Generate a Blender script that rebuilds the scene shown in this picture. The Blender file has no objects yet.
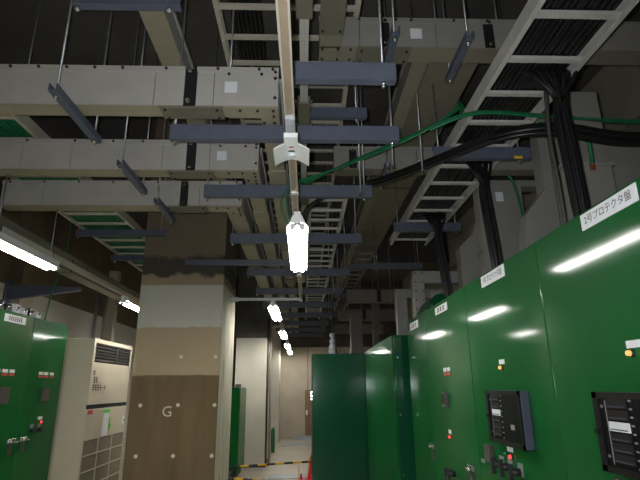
import bpy, bmesh, math, random
from mathutils import Vector, Matrix
random.seed(7)
S = bpy.context.scene
COL = S.collection

# ------------------------------------------------------------------ camera, world, exposure
def set_camera(pitch, yaw, roll, f_px, height):
    P, Y, R = map(math.radians, (pitch, yaw, roll))
    f = Vector((math.sin(Y)*math.cos(P), math.cos(Y)*math.cos(P), math.sin(P)))
    r = Vector((math.cos(Y), -math.sin(Y), 0)); u = r.cross(f)
    r2 = r*math.cos(R) - u*math.sin(R); u2 = u*math.cos(R) + r*math.sin(R)
    cd = bpy.data.cameras.new('camera'); co = bpy.data.objects.new('camera', cd); COL.objects.link(co)
    m = Matrix((r2, u2, -f)).transposed().to_4x4(); m.translation = Vector((0, 0, height))
    co.matrix_world = m
    cd.sensor_width = 36; cd.lens = f_px*36/640; cd.clip_start = .05
    S.camera = co
set_camera(16.62, 2.02, 0.5, 492, 1.55)
w = bpy.data.worlds.new('world'); S.world = w; w.use_nodes = True
w.node_tree.nodes['Background'].inputs[0].default_value = (.55, .6, .7, 1)
w.node_tree.nodes['Background'].inputs[1].default_value = .02
S.view_settings.view_transform = 'Standard'; S.view_settings.look = 'None'
S.view_settings.gamma = 1; S.view_settings.use_curve_mapping = False
S.view_settings.exposure = 0.0
TUBE_STRENGTH = 50.0
# the photograph was taken with the camera's own small flash
fd = bpy.data.lights.new('camera_flash', 'SPOT'); fd.energy = 195; fd.color = (.90, .95, 1); fd.shadow_soft_size = .015
fd.spot_size = math.radians(114); fd.spot_blend = 1.0
fo = bpy.data.objects.new('camera_flash', fd); COL.objects.link(fo)
fo.matrix_world = Matrix.Translation((-.04, .02, 1.59)) @ S.camera.matrix_world.to_3x3().to_4x4()

# ------------------------------------------------------------------ materials
def mat(name, col, rough=.6, metal=0, coat=0, coat_rough=.1, noise=0, nscale=8, bump=0, bscale=60, spec=.5, stretch=None, detail=4):
    m = bpy.data.materials.new(name); m.use_nodes = True
    nt = m.node_tree; b = nt.nodes['Principled BSDF']
    b.inputs['Base Color'].default_value = (*col, 1); b.inputs['Roughness'].default_value = rough
    b.inputs['Metallic'].default_value = metal; b.inputs['Coat Weight'].default_value = coat
    b.inputs['Coat Roughness'].default_value = coat_rough; b.inputs['Specular IOR Level'].default_value = spec
    if noise or bump:
        tc = nt.nodes.new('ShaderNodeTexCoord'); src = tc.outputs['Object']
        if stretch:
            mp = nt.nodes.new('ShaderNodeMapping'); mp.inputs['Scale'].default_value = stretch
            nt.links.new(src, mp.inputs[0]); src = mp.outputs[0]
    if noise:
        n = nt.nodes.new('ShaderNodeTexNoise'); n.inputs['Scale'].default_value = nscale; n.inputs['Detail'].default_value = detail
        nt.links.new(src, n.inputs['Vector'])
        r = nt.nodes.new('ShaderNodeValToRGB')
        r.color_ramp.elements[0].position = .3; r.color_ramp.elements[1].position = .7
        r.color_ramp.elements[0].color = (*[c*(1-noise) for c in col], 1)
        r.color_ramp.elements[1].color = (*[min(1, c*(1+noise*.7)) for c in col], 1)
        nt.links.new(n.outputs[0], r.inputs[0]); nt.links.new(r.outputs[0], b.inputs['Base Color'])
    if bump:
        n = nt.nodes.new('ShaderNodeTexNoise'); n.inputs['Scale'].default_value = bscale
        nt.links.new(src, n.inputs['Vector'])
        bp = nt.nodes.new('ShaderNodeBump'); bp.inputs['Strength'].default_value = bump; bp.inputs['Distance'].default_value = .01
        nt.links.new(n.outputs[0], bp.inputs['Height']); nt.links.new(bp.outputs[0], b.inputs['Normal'])
    return m
def emit(name, col, s):
    m = mat(name, col); b = m.node_tree.nodes['Principled BSDF']
    b.inputs['Emission Color'].default_value = (*col, 1); b.inputs['Emission Strength'].default_value = s
    return m

M = dict(
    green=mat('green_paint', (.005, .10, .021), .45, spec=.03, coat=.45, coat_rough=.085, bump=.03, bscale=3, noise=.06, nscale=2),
    dgreen=mat('dark_and_shaded_green_paint', (.003, .056, .024), .5, spec=.03, coat=.4, coat_rough=.12, noise=.06, nscale=2),
    duct=mat('duct_paint', (.43, .41, .375), .5, noise=.07, nscale=5),
    cream=mat('warm_lit_duct_underside', (.30, .27, .19), .5, noise=.08, nscale=6),  # duct paint yellowed: warm lamp light on the undersides put into the colour
    olive=mat('olive_cover_paint', (.15, .14, .10), .5, noise=.08, nscale=6),
    riser=mat('dull_grey_duct_paint', (.26, .25, .225), .5, noise=.07, nscale=5),
    riserb=mat('dull_warm_lit_underside', (.22, .20, .145), .5, noise=.08, nscale=6),  # same lamp-lit yellow tint for the undersides of the dull grey ducts
    channel=mat('blue_grey_channel_paint', (.098, .11, .15), .5, noise=.1, nscale=9),
    galv=mat('galvanised_rod', (.42, .44, .45), .4, .8, noise=.2, nscale=30),
    bolt=mat('dark_bolt', (.03, .028, .025), .5, .3),
    shiny=mat('bright_zinc', (.8, .8, .8), .2, 1),
    black=mat('black_rubber', (.012, .012, .013), .5),
    joint=mat('black_joint', (.008, .008, .009), .6),
    cable=mat('black_cable_sheath', (.011, .011, .012), .38, noise=.2, nscale=20),
    gcable=mat('green_earth_wire', (.01, .16, .06), .45, noise=.15, nscale=20),
    copper=mat('copper_lug', (.6, .22, .09), .35, .8),
    white=mat('white_enamel', (.8, .8, .78), .4),
    sticker=mat('white_sticker', (.72, .74, .76), .6, noise=.04, nscale=80),
    plate=mat('white_nameplate', (.82, .83, .85), .45, noise=.03, nscale=30),
    ink=mat('black_ink', (.02, .02, .025), .7),
    redink=mat('red_plate', (.5, .03, .03), .5),
    rail=mat('lighting_rail', (.27, .21, .145), .5, noise=.08, nscale=10),
    railw=mat('rail_lip', (.42, .39, .32), .45),
    ladder=mat('ladder_rack_paint', (.50, .46, .37), .5, noise=.1, nscale=9),
    ladder_grey=mat('grey_ladder_paint', (.52, .51, .47), .5, noise=.1, nscale=9),
    ac=mat('air_conditioner_paint', (.57, .505, .385), .5, noise=.04, nscale=3),
    acgrille=mat('brown_filter_mesh', (.20, .165, .115), .7, noise=.15, nscale=60, bump=.3, bscale=250),
    floor=mat('floor_paint', (.46, .41, .32), .35, noise=.1, nscale=1.2, spec=.4),
    plate_steel=mat('grey_floor_steel', (.34, .37, .40), .4, noise=.15, nscale=6),
    ceil=mat('bare_concrete_ceiling', (.11, .10, .087), .9, noise=.3, nscale=1.3, bump=.2, bscale=12),
    wall=mat('concrete_wall', (.42, .37, .29), .85, noise=.16, nscale=1.4, bump=.1, bscale=14),
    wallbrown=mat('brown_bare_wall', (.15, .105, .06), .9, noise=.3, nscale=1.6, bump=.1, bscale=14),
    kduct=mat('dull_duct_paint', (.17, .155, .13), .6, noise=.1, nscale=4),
    wallp=mat('beige_wall_panel', (.50, .46, .39), .7, noise=.06, nscale=2),
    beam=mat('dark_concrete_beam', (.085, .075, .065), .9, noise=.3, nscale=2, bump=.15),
    pillar2=mat('pale_painted_pillar', (.60, .56, .46), .6, noise=.06, nscale=2.5),
    wood=mat('brown_door', (.20, .12, .065), .6, noise=.2, nscale=4),
    glass=mat('dark_glass', (.006, .006, .007), .25, spec=.25),
    winframe=mat('black_window_frame', (.007, .006, .007), .5, spec=.2),
    greyblue=mat('grey_blue_bezel', (.05, .055, .085), .5, spec=.3),
    module=mat('relay_module', (.014, .012, .012), .6, spec=.2),
    modlab=mat('grey_module_label', (.20, .20, .20), .6),
    chrome=mat('chrome_handle', (.85, .86, .88), .15, 1),
    brownbox=mat('brown_grey_meter', (.06, .05, .046), .5),
    yellow=mat('yellow_tape', (.85, .52, .03), .5), dark=mat('black_tape', (.02, .022, .035), .5),
    red=mat('red_cone_plastic', (.62, .015, .03), .4),
    gtape=mat('green_tape', (.12, .62, .10), .6),
    clear=mat('clear_plastic_sheet', (.36, .37, .39), .25, noise=.3, nscale=14),
    steel=mat('pipe_steel', (.52, .52, .50), .3, .7),
    pipe=mat('beige_pipe', (.38, .33, .25), .5),
    gcyl=mat('dark_green_bottle', (.015, .14, .05), .35),
    chalk=mat('chalk_mark', (.62, .56, .45), .9),
    plug=mat('pale_tie_plug', (.60, .55, .45), .8),
    tube=emit('fluorescent_tube', (1, .985, .94), TUBE_STRENGTH),
    redlamp=emit('red_pilot_lamp', (1, .05, .05), 1.2),
    orangelamp=emit('orange_pilot_lamp', (1, .42, .12), .8),
    tinygreen=mat('green_button', (.02, .35, .2), .4),
)

def column_material():
    m = bpy.data.materials.new('column_bands'); m.use_nodes = True
    nt = m.node_tree; N = nt.nodes.new; L = nt.links.new; b = nt.nodes['Principled BSDF']
    tc = N('ShaderNodeTexCoord'); sp = N('ShaderNodeSeparateXYZ'); L(tc.outputs['Object'], sp.inputs[0])
    def noise(scale, det=4, st=(1, 1, 1)):
        mp = N('ShaderNodeMapping'); mp.inputs['Scale'].default_value = st; L(tc.outputs['Object'], mp.inputs[0])
        n = N('ShaderNodeTexNoise'); n.inputs['Scale'].default_value = scale; n.inputs['Detail'].default_value = det
        L(mp.outputs[0], n.inputs['Vector']); return n.outputs[0]
    def math_(op, a, v):
        n = N('ShaderNodeMath'); n.operation = op
        for i, x in enumerate((a, v)):
            if isinstance(x, (int, float)): n.inputs[i].default_value = x
            else: L(x, n.inputs[i])
        return n.outputs[0]
    edge = noise(7, 5)
    def above(z, wob, soft):
        zz = math_('ADD', sp.outputs[2], math_('MULTIPLY', math_('SUBTRACT', edge, .5), wob))
        mr = N('ShaderNodeMapRange'); mr.inputs['From Min'].default_value = z - soft; mr.inputs['From Max'].default_value = z + soft
        L(zz, mr.inputs[0]); return mr.outputs[0]
    def mix(f, a, c):
        n = N('ShaderNodeMix'); n.data_type = 'RGBA'; L(f, n.inputs[0])
        if isinstance(a, tuple): n.inputs[6].default_value = (*a, 1)
        else: L(a, n.inputs[6])
        if isinstance(c, tuple): n.inputs[7].default_value = (*c, 1)
        else: L(c, n.inputs[7])
        return n.outputs[2]
    c = mix(noise(2.5, 5, (3, 3, .5)), (.085, .056, .026), (.19, .135, .068))
    c = mix(above(1.69, .03, .008), c, mix(noise(3, 4), (.33, .26, .165), (.40, .32, .21)))
    c = mix(above(2.225, .06, .006), c, mix(noise(6, 4), (.44, .43, .385), (.52, .505, .45)))
    c = mix(above(2.722, .0, .005), c, mix(noise(6, 4), (.27, .205, .13), (.34, .27, .175)))
    c = mix(above(2.84, .20, .02), c, (.062, .053, .042))
    c = mix(above(3.07, .16, .03), c, mix(noise(3, 4), (.15, .115, .075), (.20, .155, .105)))
    # the aisle side is painted pale with brown run marks
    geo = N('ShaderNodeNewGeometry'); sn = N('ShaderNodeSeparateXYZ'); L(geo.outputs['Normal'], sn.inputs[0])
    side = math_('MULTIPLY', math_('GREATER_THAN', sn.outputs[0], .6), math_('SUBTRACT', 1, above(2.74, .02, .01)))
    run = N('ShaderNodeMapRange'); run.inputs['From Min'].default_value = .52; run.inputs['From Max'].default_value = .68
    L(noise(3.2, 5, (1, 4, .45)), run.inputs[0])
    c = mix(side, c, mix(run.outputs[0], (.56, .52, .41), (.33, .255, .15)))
    c = mix(math_('LESS_THAN', sn.outputs[0], -.6), c, mix(noise(2.5, 5), (.085, .058, .032), (.13, .092, .052)))   # left side darkened to weaken its reflection in the left cabinets
    L(c, b.inputs['Base Color']); b.inputs['Roughness'].default_value = .85
    bp = N('ShaderNodeBump'); bp.inputs['Strength'].default_value = .12; L(noise(20), bp.inputs['Height']); L(bp.outputs[0], b.inputs['Normal'])
    return m
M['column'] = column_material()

# ------------------------------------------------------------------ builders
class B:
    """Collects shapes given in room coordinates; build() links them as ONE mesh object."""
    def __init__(s): s.bm = bmesh.new()
    def box(s, x0, x1, y0, y1, z0, z1, rz=0, c=None):
        x0, x1 = sorted((x0, x1)); y0, y1 = sorted((y0, y1)); z0, z1 = sorted((z0, z1))
        v = [s.bm.verts.new(p) for p in ((x0,y0,z0),(x1,y0,z0),(x1,y1,z0),(x0,y1,z0),(x0,y0,z1),(x1,y0,z1),(x1,y1,z1),(x0,y1,z1))]
        for f in ((3,2,1,0),(4,5,6,7),(0,1,5,4),(1,2,6,5),(2,3,7,6),(3,0,4,7)): s.bm.faces.new([v[i] for i in f])
        return s
    def prism(s, pts, axis, a, b):
        """extrude polygon pts along axis from a to b; pts are the other two coordinates in xyz order"""
        def P(p, t):
            q = list(p); q.insert('xyz'.index(axis), t); return q
        lo = [s.bm.verts.new(P(p, a)) for p in pts]; hi = [s.bm.verts.new(P(p, b)) for p in pts]
        n = len(pts)
        f = [s.bm.faces.new(lo), s.bm.faces.new(hi[::-1])]
        for i in range(n): f.append(s.bm.faces.new((lo[i], hi[i], hi[(i+1) % n], lo[(i+1) % n])))
        bmesh.ops.recalc_face_normals(s.bm, faces=f)
        return s
    def tube(s, pts, r, seg=8, r2=None):
        pts = [Vector(p) for p in pts]; rings = []
        up = Vector((0, 0, 1))
        for i, p in enumerate(pts):
            t = (pts[min(i+1, len(pts)-1)] - pts[max(i-1, 0)]).normalized()
            a = t.cross(up if abs(t.z) < .95 else Vector((1, 0, 0))).normalized(); b = t.cross(a).normalized()
            rr = r if r2 is None else r + (r2-r)*i/(len(pts)-1)
            rings.append([s.bm.verts.new(p + (a*math.cos(k*2*math.pi/seg) + b*math.sin(k*2*math.pi/seg))*rr) for k in range(seg)])
        f = []
        for i in range(len(rings)-1):
            for k in range(seg):
                f.append(s.bm.faces.new((rings[i][k], rings[i][(k+1) % seg], rings[i+1][(k+1) % seg], rings[i+1][k])))
        f.append(s.bm.faces.new(rings[0][::-1])); f.append(s.bm.faces.new(rings[-1]))
        bmesh.ops.recalc_face_normals(s.bm, faces=f)
        for q in f[:-2]: q.smooth = True
        return s
    def lathe(s, prof, c, seg=20):
        c = Vector(c); rings = []
        for r, z in prof: rings.append([s.bm.verts.new(c + Vector((r*math.cos(k*2*math.pi/seg), r*math.sin(k*2*math.pi/seg), z))) for k in range(seg)])
        f = []
        for i in range(len(rings)-1):
            for k in range(seg): f.append(s.bm.faces.new((rings[i][k], rings[i][(k+1) % seg], rings[i+1][(k+1) % seg], rings[i+1][k])))
        f.append(s.bm.faces.new(rings[0][::-1])); f.append(s.bm.faces.new(rings[-1]))
        bmesh.ops.recalc_face_normals(s.bm, faces=f)
        for q in f[:-2]: q.smooth = True
        return s
    def build(s, name, m, parent=None, bevel=0, kind=None, label=None):
        org = Vector()
        p = parent
        while p is not None: org += p.location; p = p.parent
        if org.length: bmesh.ops.translate(s.bm, verts=s.bm.verts, vec=-org)
        me = bpy.data.meshes.new(name); s.bm.to_mesh(me); s.bm.free()
        me.materials.append(M[m] if isinstance(m, str) else m)
        o = bpy.data.objects.new(name, me); COL.objects.link(o); o.parent = parent
        if bevel:
            bv = o.modifiers.new('bevel', 'BEVEL'); bv.width = bevel; bv.segments = 2; bv.limit_method = 'ANGLE'
        if kind: o['kind'] = kind
        if label: o['label'] = label
        return o
def thing(name, label, cat, loc=(0, 0, 0), group=None):
    o = bpy.data.objects.new(name, None); COL.objects.link(o); o.location = loc; o.empty_display_size = .1
    o['label'] = label; o['category'] = cat
    if group: o['group'] = group
    return o
def tag(o, label, cat, group=None):
    o['label'] = label; o['category'] = cat
    if group: o['group'] = group
    return o
def struct(o):
    o['kind'] = 'structure'; return o
def dup(root, loc, label, group=None):
    r = root.copy(); COL.objects.link(r); r.location = loc; r['label'] = label
    if group: r['group'] = group
    def kids(a, b):
        for ch in list(a.children):
            c = ch.copy(); COL.objects.link(c); c.parent = b; kids(ch, c)
    kids(root, r)
    return r
def smooth_path(pts, n=8):
    pts = [Vector(p) for p in pts]; out = []
    for i in range(len(pts)-1):
        p0, p1, p2, p3 = pts[max(i-1, 0)], pts[i], pts[i+1], pts[min(i+2, len(pts)-1)]
        for k in range(n):
            t = k/n
            out.append(.5*((2*p1) + (p2-p0)*t + (2*p0-5*p1+4*p2-p3)*t*t + (3*p1-p0-3*p2+p3)*t**3))
    out.append(pts[-1]); return out
_txt = {}
def text_mesh(body, size):
    c = bpy.data.curves.new('lettering', 'FONT'); c.body = body; c.size = size; c.align_x = 'CENTER'; c.align_y = 'CENTER'; c.resolution_u = 2
    o = bpy.data.objects.new('lettering', c); COL.objects.link(o)
    me = bpy.data.meshes.new_from_object(o.evaluated_get(bpy.context.evaluated_depsgraph_get()))
    bpy.data.objects.remove(o); bpy.data.curves.remove(c)
    return me
def lettering(body, size, pos, face, m, parent, sx=1.0):
    """flat print; face: '-x' readable from -X, '+x' readable from +X, '-y' readable from -Y"""
    me = text_mesh(body, size); me.materials.clear(); me.materials.append(M[m])
    R = {'-x': Matrix(((0, 0, -1), (-1, 0, 0), (0, 1, 0))), '+x': Matrix(((0, 0, 1), (1, 0, 0), (0, 1, 0))), '-y': Matrix(((1, 0, 0), (0, 0, -1), (0, 1, 0)))}[face].to_4x4()
    org = Vector(); p = parent
    while p is not None: org += p.location; p = p.parent
    me.transform(Matrix.Translation(Vector(pos) - org) @ R @ Matrix.Diagonal((sx, 1, 1, 1)))
    o = bpy.data.objects.new('lettering', me); COL.objects.link(o); o.parent = parent
    return o
CEIL = 5.0

# ------------------------------------------------------------------ room
struct(B().box(-4.2, 3.6, -3, 16.7, -.1, 0).build('floor', 'floor'))
struct(B().box(-4.2, 3.6, -3, 16.7, CEIL, CEIL+.2).build('ceiling', 'ceil'))
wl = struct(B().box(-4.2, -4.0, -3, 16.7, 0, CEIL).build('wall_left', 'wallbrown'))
struct(B().box(3.4, 3.6, -3, 16.7, 0, CEIL).build('wall_right', 'wall'))
struct(B().box(-4.0, 3.4, -3.2, -3, 0, CEIL).build('wall_back', 'wall'))
wf = struct(B().box(-4.0, 3.4, 16.5, 16.7, 0, CEIL).build('wall_front', 'beam'))
for i in range(5):       # painted lining boards along the left wall
    B().box(-4.0, -3.96, 2.2+i*2.4, 4.58+i*2.4, .0, 2.9).build('lining_panel', 'wallp', wl)
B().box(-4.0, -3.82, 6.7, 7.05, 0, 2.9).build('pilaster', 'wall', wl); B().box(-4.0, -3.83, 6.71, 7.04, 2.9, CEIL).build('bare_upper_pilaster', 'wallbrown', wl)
for i in range(4):       # formwork panels on the far wall
    B().box(-.9+i*1.06, .14+i*1.06, 16.47, 16.5, 0, 2.8).build('wall_panel', 'wall', wf)
for i in range(4):
    B().box(-.9+i*1.06, .14+i*1.06, 16.44, 16.5, 2.86, 3.9).build('upper_wall_panel', 'beam', wf)
struct(B().box(-4.0, 3.4, 5.85, 6.8, 4.3, CEIL).build('trim_1', 'beam'))
struct(B().box(-4.0, 3.4, 11.0, 11.9, 4.3, CEIL).build('trim_2', 'beam'))
dr = struct(B().box(.06, .95, 16.42, 16.5, .1, 1.46).build('door_1', 'wood'))
B().box(.10, .13, 16.38, 16.42, .7, .85).build('door_handle', 'chrome', dr)
struct(B().box(-.3, 1.1, 16.2, 16.5, 0, .1).build('trim_3', 'plate_steel'))
fl = bpy.data.objects['floor']
for x0, x1, y0, y1 in ((-.6, .25, 14.5, 15.2), (-.62, .2, 9.5, 10.0)):
    B().box(x0, x1, y0, y1, 0, .012).build('floor_plate', 'plate_steel', fl, label='grey steel floor cover plate')

# near column
CX0, CX1, CY0, CY1 = -1.925, -.945, 5.8, 6.86
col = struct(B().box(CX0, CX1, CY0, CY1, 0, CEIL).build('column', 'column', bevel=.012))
for x, z in ((-1.387, 1.37), (-.985, 1.367), (-1.402, .849), (-.988, .845), (-1.80, 1.37), (-1.80, .85), (-1.39, 1.89), (-1.0, 1.89)):
    B().tube([(x, CY0-.004, z), (x, CY0+.02, z)], .021, 12).build('tie_hole', 'plug', col)
lettering('G', .16, (-1.502, CY0-.002, 1.298), '-y', 'chalk', col)
# second and third column down the aisle
c2 = struct(B().box(-1.45, -.79, 10.9, 11.9, 0, 2.58).build('column', 'pillar2', bevel=.01))
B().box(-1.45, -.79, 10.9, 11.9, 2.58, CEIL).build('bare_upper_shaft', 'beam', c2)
B().box(-1.47, -.77, 10.88, 11.92, 0, .05).build('skirting', 'dark', c2)
B().box(-1.43, -1.31, 10.88, 10.9, 1.55, 1.62).build('wall_socket', 'brownbox', c2)
c3 = struct(B().box(-1.6, -.72, 15.3, 16.44, 0, CEIL).build('column', 'pillar2'))

# conduits on the second column's corner
pg = thing('vertical_conduit', 'dark thin vertical conduit up the corner of the pale second column', 'pipe', (-.765, 10.95, 0))
B().tube([(-.765, 10.95, 0), (-.765, 10.95, 3.6)], .017).build('pipe', 'brownbox', pg)
for z in (.5, 1.4, 2.3): B().box(-.79, -.74, 10.94, 10.96, z, z+.03).build('clamp', 'galv', pg)
pg = thing('vertical_conduit', 'paler vertical steel conduit just right of the dark conduit, second column', 'pipe', (-.71, 11.1, 0))
B().tube([(-.71, 11.1, 0), (-.71, 11.1, 3.6)], .021).build('pipe', 'pipe', pg)
for z in (.55, 1.45, 2.35): B().box(-.79, -.68, 11.09, 11.11, z, z+.03).build('clamp', 'galv', pg)

# ------------------------------------------------------------------ lighting: rails and fluorescent fittings
LEN = 1.33
def lamp_proto(loc, label, group):
    t = thing('fluorescent_lamp', label, 'lamp', loc, group)
    x, y, z = loc; h = LEN/2
    B().prism([(x-.050, z-.012), (x-.07, z-.034), (x-.05, z-.004), (x-.03, z+.045), (x+.03, z+.045), (x+.05, z-.004), (x+.07, z-.034), (x+.050, z-.012), (x, z+.006)], 'y', y-h+.02, y+h-.02).build('housing', 'white', t)
    for dx in (-.031, .031):
        B().tube([(x+dx, y-h+.05, z-.032), (x+dx, y+h-.05, z-.032)], .018, 12).build('tube', 'tube', t)
        for s in (-1, 1):
            B().tube([(x+dx, y+s*(h-.05), z-.032), (x+dx, y+s*(h-.015), z-.032)], .019, 12).build('lamp_holder', 'white', t)
    for s in (-1, 1):
        B().box(x-.022, x+.022, y+s*(h-.02), y+s*(h+.05), z-.03, z+.045).build('end_socket', 'white', t)
        B().box(x-.012, x+.012, y+s*.4-.02, y+s*.4+.02, z+.04, z+.05).build('hanger_clip', 'galv', t)
    return t
LZ = 2.588
G1 = 'fluorescent lamps over the aisle'
lamp = lamp_proto((-.040, 3.70, LZ), 'brightest fluorescent lamp, nearest, hanging end-on over the middle of the aisle', G1)
dup(lamp, (-.046, -.75, LZ), 'fluorescent lamp over the aisle behind the viewer', G1)
dup(lamp, (.02, -2.3, LZ), 'second fluorescent lamp over the aisle behind the viewer', G1)
for y, lab in ((7.12, 'fluorescent lamp second from the viewer, just right of the near column'), (10.2, 'fluorescent lamp third along the aisle, beyond the near column'),
               (13.1, 'fluorescent lamp fourth along the aisle, small in the distance'), (15.35, 'farthest small fluorescent lamp at the end of the aisle')):
    dup(lamp, (-.40, y, LZ), lab, G1)
G2 = 'fluorescent lamps over the left cabinets'
for y, lab in ((3.61, 'fluorescent lamp over the left green cabinets, cut by the left edge'), (6.72, 'fluorescent lamp partly hidden left of the near column'),
               (.55, 'fluorescent lamp over the left cabinets, beside the viewer'), (9.8, 'fluorescent lamp behind the near column on the left rail')):
    dup(lamp, (-2.19, y, LZ), lab, G2)

def rail(label, pts, joints, ztop):
    x0, y0 = pts[0]; x1, y1 = pts[1]
    t = thing('lighting_rail', label, 'rail', (x0, y0, 2.648))
    dx = x1-x0
    def seg(o0, o1, z0, z1): return [(x0+o0, y0, z0), (x0+o1, y0, z0), (x1+o1, y1, z0), (x1+o0, y1, z0), (x0+o0, y0, z1), (x0+o1, y0, z1), (x1+o1, y1, z1), (x1+o0, y1, z1)]
    def slab(o0, o1, z0, z1, name, m):
        b = B(); v = [b.bm.verts.new(p) for p in seg(o0, o1, z0, z1)]
        for f in ((3,2,1,0),(4,5,6,7),(0,1,5,4),(1,2,6,5),(2,3,7,6),(3,0,4,7)): b.bm.faces.new([v[i] for i in f])
        b.build(name, m, t)
    slab(-.014, .014, 2.644, 2.678, 'rail_cover', 'rail')
    slab(-.021, -.014, 2.638, 2.683, 'side_lip', 'railw'); slab(.014, .021, 2.638, 2.683, 'side_lip', 'railw')
    for y in joints:
        f = (y-y0)/(y1-y0); xx = x0+dx*f
        B().box(xx-.026, xx+.026, y-.012, y+.012, 2.634, 2.688).build('rail_clip', 'shiny', t)
        B().tube([(xx, y, 2.683), (xx, y, ztop)], .0045, 6).build('rod', 'galv', t)
    return t
r1 = rail('tan lighting rail with pale lips running overhead along the aisle', [(-.068, .3), (-.030, 6.4)], (2.085, 2.685, 3.605, 4.885), 2.974)
B().box(-.078, -.038, 1.83, 1.94, 2.623, 2.678).build('clear_connector', 'clear', r1)
B().box(-.85, -.03, 6.38, 6.41, 2.633, 2.668).build('cross_conduit', 'galv', r1)
B().box(-.05, -.012, 6.375, 6.415, 2.618, 2.683).build('elbow', 'galv', r1)
B().box(-.945, -.85, 6.375, 6.415, 2.623, 2.678).build('wall_bracket', 'galv', r1)
rail('tan lighting rail over the left green cabinets', [(-2.19, -.4), (-2.19, 10.6)], (2.55, 3.425, 4.195), 3.084)
rail('far lighting rail carrying the row of small distant lamps', [(-.40, 6.43), (-.40, 16.45)], (7.805, 10.525, 13.325), 2.975)

# arched white cover under the rail
ar = thing('arched_sensor_cover', 'white arched cover with small round sensor, clipped under the tan rail', 'sensor', (-.056, 2.1, 2.6))
b = B(); n = 10; outer = []; inner = []
for i in range(n+1):
    a = -1 + 2*i/n
    z = 2.634 - .037*abs(a)**1.6
    outer.append((-.056+a*.083, z)); inner.append((-.056+a*.083, z-.005))
b.prism(outer + inner[::-1], 'y', 2.045, 2.22); b.build('cover', 'white', ar)
B().box(-.088, -.026, 1.96, 2.045, 2.610, 2.6325).build('terminal_box', 'white', ar)
B().tube([(-.056, 2.16, 2.629), (-.056, 2.16, 2.612)], .018, 16).build('sensor_lens', 'sticker', ar)
B().box(-.073, -.041, 2.122, 2.130, 2.624, 2.630).build('dark_slot', 'bolt', ar)
B().box(-.068, -.046, 2.084, 2.092, 2.626, 2.632).build('red_mark', 'redink', ar)

# ------------------------------------------------------------------ right-hand row of green cabinets
FX = 1.15; CT = 2.235
def cabinet_body(t, y0, y1, x0, x1, top, m='green', face=-1, doors=1):
    """carcass plus one or two door leaves on the aisle side"""
    fx = x0 if face < 0 else x1
    if face < 0: B().box(x0+.02, x1, y0+.002, y1-.002, .06, top).build('carcass', m, t, bevel=.004)
    else: B().box(x0, x1-.02, y0+.002, y1-.002, .06, top).build('carcass', m, t, bevel=.004)
    B().box(x0+.05, x1-.05, y0+.01, y1-.01, 0, .06).build('plinth', 'black', t)
    wdt = (y1-y0)/doors
    for i in range(doors):
        B().box(fx, fx - face*.02, y0+i*wdt+.003, y0+(i+1)*wdt-.003, .09, top-.003).build('door', m, t, bevel=.006)
def nameplate(t, txt, yc, zc, wd, hg, face, size, fx):
    s = -1 if face == '-x' else 1
    p = B().box(fx+s*.004, fx, yc-wd/2, yc+wd/2, zc-hg/2, zc+hg/2).build('nameplate', 'plate', t)
    if txt and txt[0] == '#':        # lettering too blurred to read: faint strokes
        k = int(txt[1:]); b = B(); step = wd*.66/k
        for i in range(k):
            y = yc + (i-(k-1)/2)*step
            for dz in (-.28, 0, .28): b.box(fx+s*.0055, fx+s*.004, y-step*.36, y+step*.36, zc+dz*hg*.8-.003, zc+dz*hg*.8+.003)
            b.box(fx+s*.0055, fx+s*.004, y-.004, y+.004, zc-hg*.3, zc+hg*.3)
        b.build('lettering', 'ink', p, kind='stuff')
    elif txt: lettering(txt, size, (fx+s*.0055, yc, zc), face, 'ink', p)
    return p
def tagplate(t, y, z, wd, hg, fx, s, m='plate', name='small_label'):
    return B().box(fx+s*.003, fx, y-wd/2, y+wd/2, z-hg/2, z+hg/2).build(name, m, t)
def pilot(t, y, z, r, fx, s, m, name='pilot_lamp'):
    B().tube([(fx, y, z), (fx+s*.008, y, z)], r*1.25, 14).build('lamp_bezel', 'bolt', t)
    return B().tube([(fx+s*.006, y, z), (fx+s*.02, y, z)], r, 14, r*.75).build(name, m, t)
def handle(t, y, z, fx, s):
    h = B().box(fx, fx+s*.012, y-.065, y+.065, z-.02, z+.02).build('door_handle', 'chrome', t, bevel=.004)
    B().tube([(fx+s*.012, y-.04, z), (fx+s*.045, y-.045, z)], .013, 10).build('knob', 'chrome', h)
    B().tube([(fx+s*.03, y-.05, z), (fx+s*.035, y+.06, z-.012)], .009, 8).build('lever', 'chrome', h)
    B().box(fx, fx+s*.01, y-.025, y+.025, z-.12, z-.03).build('lock_cover', 'brownbox', h)
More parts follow.
